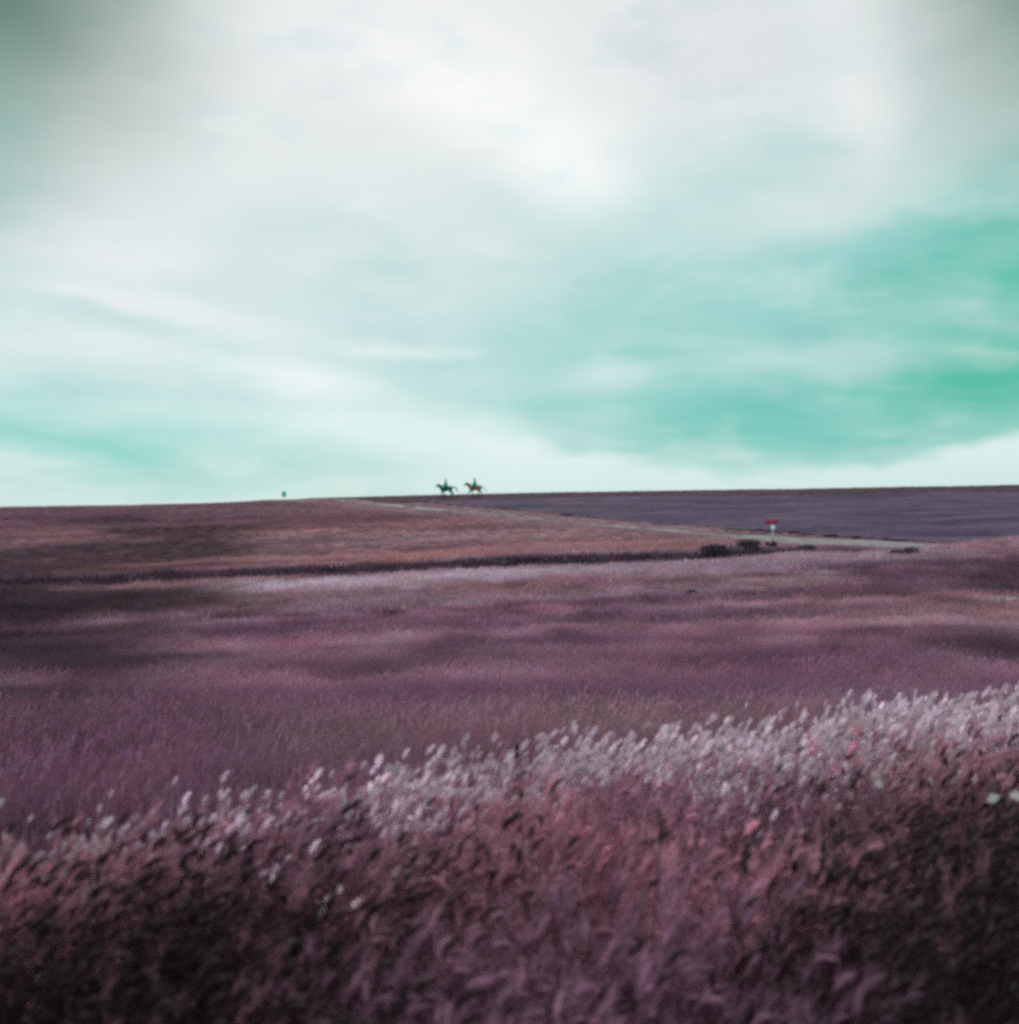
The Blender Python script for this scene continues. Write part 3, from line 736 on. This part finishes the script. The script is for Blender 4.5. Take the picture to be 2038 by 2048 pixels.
def rider(loc, coat_m, leg_m, skin_m, hair_m, hat_m, label, lean, hat_kind, rz=0):
    r = empty('person', loc, rz, 1.09); tag(r, label, 'person', 'riders on the skyline')
    hipz = 1.50; lx = lean
    bm = bmesh.new()
    # pelvis, spine, neck, head (facing -X)
    chain(bm, [((.02, 0, hipz), .14), ((.0, 0, hipz+.16), .125), ((-.02-lx*.5, 0, hipz+.36), .14), ((-.01-lx, 0, hipz+.5), .075), ((-.02-lx, 0, hipz+.6), .055)])
    for s in (-1, 1): chain(bm, [((-.01-lx*.9, s*.05, hipz+.47), .09), ((-.01-lx*.9, s*.17, hipz+.45), .065)])
    hx, hz = -.045-lx, hipz+.72
    ellipsoid(bm, (hx, 0, hz), (.093, .074, .115)); ellipsoid(bm, (hx-.03, 0, hz-.06), (.06, .055, .06))
    chain(bm, [((hx-.088, 0, hz+.015), .009), ((hx-.108, 0, hz-.022), .014)])
    for s in (-1, 1):
        ellipsoid(bm, (hx+.01, s*.077, hz-.005), (.02, .01, .03))
        ellipsoid(bm, (hx-.082, s*.031, hz+.012), (.012, .015, .009))
    ellipsoid(bm, (hx-.088, 0, hz-.05), (.012, .026, .007)); ellipsoid(bm, (hx-.087, 0, hz-.062), (.012, .022, .007))
    hands = []
    for s in (-1, 1):
        sh = Vector((-.01-lx*.9, s*.19, hipz+.44)); elb = Vector((.0-lx*.3, s*.25, hipz+.19)); wr = Vector((-.27, s*.12, hipz+.14))
        chain(bm, [(sh, .055), (elb, .042), (wr, .028)])
        # hand closed on the rein: palm, four curled fingers, thumb on top
        pa = wr+Vector((-.055, -s*.02, 0)); capsule(bm, wr, pa, .027, .036)
        for k in range(4):
            k0 = pa+Vector((-.03+.004*k, s*.012, .030-.02*k)); ln = (.034, .038, .036, .029)[k]
            k1 = k0+Vector((-.022, -s*.012, -.004)); k2 = k1+Vector((.006, -s*ln*.9, -.004)); k3 = k2+Vector((.026, -s*.002, 0))
            chain(bm, [(k0, .0105), (k1, .0098), (k2, .009), (k3, .0085)])
        th = wr+Vector((-.03, -s*.03, .022)); chain(bm, [(th, .012), (th+Vector((-.03, -s*.02, .016)), .0105), (th+Vector((-.055, -s*.018, .012)), .009)])
        # leg round the horse's side
        hip = Vector((.0, s*.12, hipz-.02)); kn = Vector((-.3, s*.33, hipz-.33)); an = Vector((-.14, s*.35, hipz-.72)); toe = Vector((-.3, s*.37, hipz-.765))
        chain(bm, [(hip, .105), (hip.lerp(kn, .5), .085), (kn, .06), (kn.lerp(an, .35), .062), (an, .04), (toe, .03)])
        chain(bm, [(an, .042), (an+Vector((.05, 0, -.045)), .035)])
    fuse('body', bm, skin_m, r, .0085, 3)
    # coat: flares from narrow shoulders to a wide skirt lying over the saddle
    bm = bmesh.new()
    prof = [(.52, .075, .075), (.475, .11, .16), (.42, .15, .215), (.25, .19, .235), (.1, .23, .27), (-.02, .28, .31), (-.12, .31, .335), (-.2, .32, .35)]
    rings = []
    for dz, rx_, ry_ in prof:
        cx = -.01-lx*max(0, min(1, (dz+.05)/.5)); fold = .0 if dz > .1 else .06
        rings.append([bm.verts.new((cx+1.12*rx_*math.cos(a)*(1+fold*math.sin(5*a)), ry_*math.sin(a)*(1+fold*math.cos(6*a)), hipz+dz)) for a in np.linspace(0, 2*math.pi, 28, endpoint=False)])
    for r0, r1 in zip(rings, rings[1:]):
        for j in range(28): bm.faces.new((r0[j], r1[j], r1[(j+1) % 28], r0[(j+1) % 28]))
    c_o = from_bm('coat', bm, coat_m, r)
    md = c_o.modifiers.new('cloth', 'SOLIDIFY'); md.thickness = .012; md.offset = 1
    for s in (-1, 1):
        bm = bmesh.new(); sh = Vector((-.01-lx*.9, s*.185, hipz+.44)); elb = Vector((.0-lx*.3, s*.252, hipz+.19)); wr = Vector((-.25, s*.125, hipz+.142))
        chain(bm, [(sh, .078), (elb, .062), (wr, .043)]); fuse('sleeve', bm, coat_m, r, .014, 4)
        bm = bmesh.new(); hip = Vector((.0, s*.12, hipz-.02)); kn = Vector((-.3, s*.33, hipz-.33)); an = Vector((-.15, s*.35, hipz-.66))
        chain(bm, [(hip, .118), (hip.lerp(kn, .5), .098), (kn, .073), (kn.lerp(an, .35), .072)]); fuse('trouser_leg', bm, leg_m, r, .014, 4)
        bm = bmesh.new(); an = Vector((-.14, s*.35, hipz-.72)); toe = Vector((-.3, s*.37, hipz-.765))
        chain(bm, [(kn.lerp(an, .3), .074), (an, .052), (toe, .042)]); chain(bm, [(an, .054), (an+Vector((.05, 0, -.045)), .042)]); fuse('boot', bm, hat_m, r, .014, 3)
    bm = bmesh.new(); ellipsoid(bm, (hx+.03, 0, hz+.02), (.1, .088, .115)); chain(bm, [((hx+.07, 0, hz-.02), .06), ((hx+.1, 0, hz-.14), .045), ((hx+.1, 0, hz-.22), .02)])
    fuse('hair', bm, hair_m, r, .014, 3)
    bm = bmesh.new(); ellipsoid(bm, (hx+.01, 0, hz+.085), (.115, .1, .085 if hat_kind == 'helmet' else .12))
    if hat_kind == 'helmet': ellipsoid(bm, (hx-.1, 0, hz+.06), (.07, .07, .012))
    else: ellipsoid(bm, (hx+.0, 0, hz+.06), (.19, .17, .016))
    fuse('hat', bm, hat_m, r, .011, 3)
    return r

M_HORSE_DARK = simple('dark_bay_coat', (.008, .20, .125), .55, .4, 5); M_HORSE_BROWN = simple('chestnut_coat', (.30, .19, .11), .55, .35, 4)
M_HAIR_DARK = simple('black_horse_hair', (.006, .17, .11), .6, .3, 20); M_HAIR_BROWN = simple('brown_horse_hair', (.05, .13, .075), .6, .3, 20)
M_LEATHER = simple('leather', (.02, .035, .025), .5, .3, 20)
M_COAT_G = simple('green_coat', (.003, .40, .27), .8, .3, 12); M_COAT_B = simple('bottle_green_coat', (.003, .36, .23), .8, .3, 12)
M_TROUSER = simple('dark_trousers', (.012, .12, .08), .8, .3, 16); M_SKIN = simple('skin', (.5, .34, .28), .55, .1, 10)
M_HAIR = simple('dark_hair', (.02, .03, .022), .6, .3, 30); M_HAT = simple('dark_hat', (.006, .10, .065), .7, .3, 12)

def on(x, y, dz=0.): return (x, y, float(height(x, y))+dz)
# legs: (side, front?, hip/shoulder ... hoof) in the x-z plane; a walking trot to the left
legs1 = [(-1, True, [(-.55, 1.0), (-.52, .74), (-.62, .46), (-.58, .25), (-.57, .14), (-.6, .07)]),
         (1, True, [(-.55, 1.0), (-.42, .74), (-.34, .48), (-.2, .3), (-.14, .19), (-.15, .11)]),
         (-1, False, [(.62, 1.08), (.5, .76), (.74, .5), (.7, .25), (.7, .14), (.66, .07)]),
         (1, False, [(.62, 1.08), (.58, .76), (.92, .56), (1.0, .32), (1.04, .21), (1.03, .13)])]
legs2 = [(-1, True, [(-.55, 1.0), (-.62, .76), (-.8, .52), (-.9, .3), (-.94, .2), (-.99, .13)]),
         (1, True, [(-.55, 1.0), (-.46, .74), (-.44, .46), (-.32, .25), (-.28, .15), (-.3, .08)]),
         (-1, False, [(.62, 1.08), (.44, .78), (.56, .5), (.42, .27), (.38, .15), (.34, .08)]),
         (1, False, [(.62, 1.08), (.56, .78), (.86, .56), (.96, .32), (1.0, .2), (.98, .12)])]
h1 = on(-9.55, 165, .05); h2 = on(-5.2, 165, .05)
horse(h1, M_HORSE_DARK, M_HAIR_DARK, M_LEATHER, 'dark horse with an arched bushy tail, first in line on the skyline',
      ((-.68, 1.2), (-.93, 1.42), (-1.12, 1.6), (-1.42, 1.22)),
      [(.86, 1.26, .055), (1.06, 1.33, .075), (1.26, 1.26, .095), (1.42, 1.05, .085), (1.55, .82, .06), (1.72, .6, .02)], legs1)
horse(h2, M_HORSE_BROWN, M_HAIR_BROWN, M_LEATHER, 'light brown horse with a thin streaming tail, following the dark one',
      ((-.68, 1.22), (-.97, 1.45), (-1.16, 1.7), (-1.55, 1.36)),
      [(.88, 1.24, .05), (1.05, 1.16, .05), (1.28, .96, .04), (1.5, .74, .03), (1.72, .55, .012)], legs2)
rider((h1[0]-.02, h1[1], h1[2]), M_COAT_G, M_TROUSER, M_SKIN, M_HAIR, M_HAT, 'rider in a green coat and helmet sitting on the dark leading horse', .02, 'helmet')
rider((h2[0]-.02, h2[1], h2[2]), M_COAT_B, M_TROUSER, M_SKIN, M_HAIR, M_HAT, 'rider in a dark green coat and brimmed hat on the light brown horse', .0, 'hat')

# ------------------------------------------------------------------ signs
def box(bm, c, s, bev=.0, rot=None):
    mt = Matrix.Translation(c) @ (Euler(rot).to_matrix().to_4x4() if rot else Matrix.Identity(4)) @ Matrix.Diagonal((*s, 1))
    g_ = bmesh.ops.create_cube(bm, size=1, matrix=mt)
    if bev:
        es = list({e for v in g_['verts'] for e in v.link_edges}); bmesh.ops.bevel(bm, geom=es, offset=bev, segments=2, affect='EDGES')
M_RED = simple('red_paint', (.44, .07, .14), .5, .15, 3); M_PALE = simple('pale_post_paint', (.5, .58, .56), .6, .15, 5); M_PLATE = simple('white_plate_paint', (.82, .86, .84), .5, .06, 5)
M_METAL = simple('galvanised_metal', (.25, .3, .29), .45, .2, 8); M_TEAL = leaf_mat('green_sign_plastic', (.2, .85, .72), .6)
s = empty('roadside_sign', on(23.9, 99.8), R(3)); tag(s, 'red board over a white plate on a pale post beside the lane', 'sign')
bm = bmesh.new(); box(bm, (.05, 0, .95), (.17, .13, 2.3), .02); from_bm('post', bm, M_PALE, s)
bm = bmesh.new(); box(bm, (-.1, -.10, 2.28), (1.2, .06, .42), .012, (0, R(-2), 0)); box(bm, (.47, -.10, 2.36), (.16, .056, .36), .01, (0, R(20), 0)); from_bm('board', bm, M_RED, s)
bm = bmesh.new(); box(bm, (.03, -.10, 1.66), (.42, .05, .5), .012); from_bm('plate', bm, M_PLATE, s)
for q in ((.05, -.068, 2.28), (.05, -.068, 1.66)):
    bm = bmesh.new(); box(bm, q, (.3, .02, .06)); from_bm('bracket', bm, M_METAL, s)
s = empty('road_sign', on(-34.6, 168.5), R(10)); tag(s, 'small rounded green sign on a thin post, far off on the skyline', 'sign')
bm = bmesh.new(); capsule(bm, (0, 0, -.2), (0, 0, 1.5), .03, .03, 8); from_bm('post', bm, M_METAL, s)
bm = bmesh.new(); bmesh.ops.create_cone(bm, cap_ends=True, segments=28, radius1=.36, radius2=.36, depth=.03, matrix=Matrix.Translation((.02, -.05, 1.15)) @ Euler((R(90), 0, 0)).to_matrix().to_4x4() @ Matrix.Diagonal((.8, 1.35, 1, 1)))
from_bm('panel', bm, M_TEAL, s, False)
bm = bmesh.new(); bmesh.ops.create_cone(bm, cap_ends=True, segments=28, radius1=.3, radius2=.3, depth=.02, matrix=Matrix.Translation((-.27, -.09, 1.15)) @ Euler((R(90), 0, 0)).to_matrix().to_4x4() @ Matrix.Diagonal((.35, 1.35, 1, 1)))
from_bm('side_plate', bm, M_RED, s, False)

# ------------------------------------------------------------------ bushes by the lane
M_BUSH = leaf_mat('bush_leaf', (.07, .07, .09), .25); M_TWIG = simple('twig', (.05, .035, .035), .8, .3, 10)
def bush(loc, w_, d_, h_, label, seed):
    rnd = random.Random(seed); b_ = empty('bush', (loc[0], loc[1], loc[2]-.12*h_), rnd.uniform(-.4, .4)); tag(b_, label, 'bush', 'dark bushes beside the lane')
    bm = bmesh.new(); tips = []
    for k in range(11):
        a = rnd.uniform(0, 6.28); e = Vector((math.cos(a)*w_*.42*rnd.uniform(.2, 1), math.sin(a)*d_*.42*rnd.uniform(.2, 1), h_*rnd.uniform(.5, .9)))
        mid = e*.5+Vector((0, 0, .08)); chain(bm, [(Vector((0, 0, -.1)), .03), (mid, .02), (e, .008)]); tips += [e, mid]
    from_bm('stems', bm, M_TWIG, b_)
    v = []; f = []
    lobes = [(Vector((rnd.uniform(-.36, .36)*w_, rnd.uniform(-.3, .3)*d_, h_*rnd.uniform(.25, .68))), rnd.uniform(.2, .36)) for _ in range(8)]
    for k in range(1500):
        c, rr = rnd.choice(lobes); q = Vector((rnd.gauss(0, 1), rnd.gauss(0, 1), rnd.gauss(0, 1))).normalized()*rr*rnd.uniform(.55, 1.1)
        p_ = c+Vector((q.x*w_, q.y*d_, q.z*h_)); p_.z = max(.03, p_.z)
        a1 = Vector((rnd.gauss(0, 1), rnd.gauss(0, 1), rnd.gauss(0, .7))).normalized(); a2 = a1.cross(Vector((rnd.gauss(0, 1), rnd.gauss(0, 1), rnd.gauss(0, 1)))).normalized()
        L2 = rnd.uniform(.05, .1); i = len(v)
        v += [tuple(p_-a1*L2), tuple(p_+a2*L2*.4), tuple(p_+a1*L2), tuple(p_-a2*L2*.4)]; f.append((i, i+1, i+2, i+3))
    tag(from_py('foliage', v, f, M_BUSH, b_, False), kind='stuff')
    return b_
bush(on(18.6, 86), 2.3, 1.8, 1.1, 'largest dark bush, at the right end of the cut bank left of the red sign', 1)
bush(on(16.1, 85.2), 2.8, 1.6, .75, 'low spreading dark bush on the bank, left of the largest bush', 2)
bush(on(20.8, 87.4), .8, .8, .75, 'small round dark bush right below the red sign', 3)
bush(on(23.9, 88.4), 1.9, 1.2, .75, 'low dark bush beside the lane, a little right of the red sign', 4)
bush(on(29.2, 81.5), 2.0, 1.2, .9, 'lone dark bush under the lane towards the right edge', 5)
bush(on(10.8, 64.5), .8, .7, .4, 'tiny dark bush alone in the middle of the mauve slope', 6)

# ------------------------------------------------------------------ single plants in the foreground
M_PETAL = leaf_mat('white_petal', (.84, .9, .87), .25); M_EYE = simple('flower_centre', (.35, .3, .12), .8, .3, 60); M_GREEN = leaf_mat('dark_leaf', (.03, .035, .03), .25); M_SEED = simple('brown_seed', (.045, .035, .03), .8, .4, 40)
def at_height(x, y, top): return (x, y, float(height(x, y))), top
def flower(x, y, top, label, seed, r_=.024):
    rnd = random.Random(seed); loc = on(x, y); f_ = empty('white_flower', loc, rnd.uniform(-.6, .6)); tag(f_, label, 'flower', 'white flowers at the right edge')
    bend = Vector((rnd.uniform(-.05, .05), rnd.uniform(-.05, .05), top))
    bm = bmesh.new(); chain(bm, [(Vector((0, 0, 0)), .004), (bend*.5+Vector((.02, 0, 0)), .0032), (bend, .0025)]); from_bm('stem', bm, M_GREEN, f_)
    for k in range(4):
        t = TB(); q = bend*(.2+.18*k); t.strip(q, rnd.uniform(0, 6.28), .9, .09, .016, 0, 1.3, 3); from_py('leaf', t.v, t.f, M_GREEN, f_)
    tilt = Euler((rnd.uniform(.2, .9), rnd.uniform(-.7, .7), 0)).to_matrix()
    proto = None
    for k in range(8):
        a = 2*math.pi*k/8+rnd.uniform(-.25, .25); pr = r_*rnd.uniform(.65, 1.15); cup = rnd.uniform(.1, .6)
        v = []; 
        for s_, wd in ((.25, .16), (.55, .3), (.85, .3), (1.05, .14)):
            for sd_ in (-1, 1): v.append(Vector((s_*pr, sd_*wd*r_, cup*r_*math.sin(s_*2))))
        m3 = Euler((0, 0, a)).to_matrix(); vv = [tuple(bend+tilt @ (m3 @ q)) for q in v]
        from_py('petal', vv, [(2*j, 2*j+1, 2*j+3, 2*j+2) for j in range(3)], M_PETAL, f_)
    bm = bmesh.new(); ellipsoid(bm, bend+tilt @ Vector((0, 0, .004)), (.3*r_, .3*r_, .22*r_)); from_bm('flower_centre', bm, M_EYE, f_)
flower(1.41, 3.3, .82, 'white flower, left of the close pair at the right edge', 1, .017)
flower(1.475, 3.28, .80, 'small white flower, lowest of those at the right edge', 2, .014)
flower(1.51, 3.3, .83, 'white flower nearest the right edge of the grass', 3, .016)
flower(1.18, 3.4, .84, 'small white flower standing farthest left of its kind', 4, .012)
flower(1.29, 3.4, .845, 'tiny white flower between the farthest left one and the right edge', 5, .011)
def dock(x, y, top, label, seed):
    rnd = random.Random(seed); d_ = empty('dock_stalk', on(x, y), rnd.uniform(0, 6)); tag(d_, label, 'plant', 'dark seed stalks in the grass')
    tip = Vector((rnd.uniform(.05, .09), rnd.uniform(-.03, .03), top)); bm = bmesh.new(); chain(bm, [(Vector((0, 0, 0)), .0035), (Vector((.0, .0, top*.45)), .003), (tip*.75-Vector((.012, 0, 0)), .0025), (tip, .0015)]); from_bm('stem', bm, M_SEED, d_)
    v = []; f = []
    for k in range(90):
        t = rnd.uniform(.89, 1); p_ = tip*t+Vector((rnd.gauss(0, .010), rnd.gauss(0, .010), rnd.gauss(0, .006)))*(1.6-t)
        a1 = Vector((rnd.gauss(0, 1), rnd.gauss(0, 1), rnd.gauss(0, 1))).normalized()*.006; a2 = a1.orthogonal()*.8; i = len(v)
        v += [tuple(p_-a1), tuple(p_+a2), tuple(p_+a1), tuple(p_-a2)]; f.append((i, i+1, i+2, i+3))
    tag(from_py('seed_cluster', v, f, M_SEED, d_, False), kind='stuff')
    for k in range(3):
        t = TB(); t.strip(tip*(.15+.15*k), rnd.uniform(0, 6.28), 1.0, .13, .02, 0, 1.3, 4); from_py('leaf', t.v, t.f, M_SEED, d_)
dock(.40, 3.15, .80, 'dark brown seed stalk standing right of the middle, behind the pale heads', 1)
dock(.58, 3.05, .78, 'tall dark seed stalk, nearer and right of the other one', 2)
dock(.02, 5.2, .62, 'thin dark seed stalk on the crest at the middle of the white grass', 3)
# pale clump at the right edge of the hillside
cl = empty('white_grass_clump', on(25.0, 55.5)); tag(cl, 'isolated clump of bleached white grass at the right edge of the slope', 'grass clump')
t = TB()
for k in range(420):
    t.strip((random.gauss(0, .75), random.gauss(0, .5), 0), random.gauss(WIND, 1.4), random.uniform(.3, .9), random.uniform(.25, .55), .03, 0, 1.5, 3)
M_BLEACH = leaf_mat('bleached_blade', (.78, .84, .82), .3)
tag(from_py('blades', t.v, t.f, M_BLEACH, cl), kind='stuff')
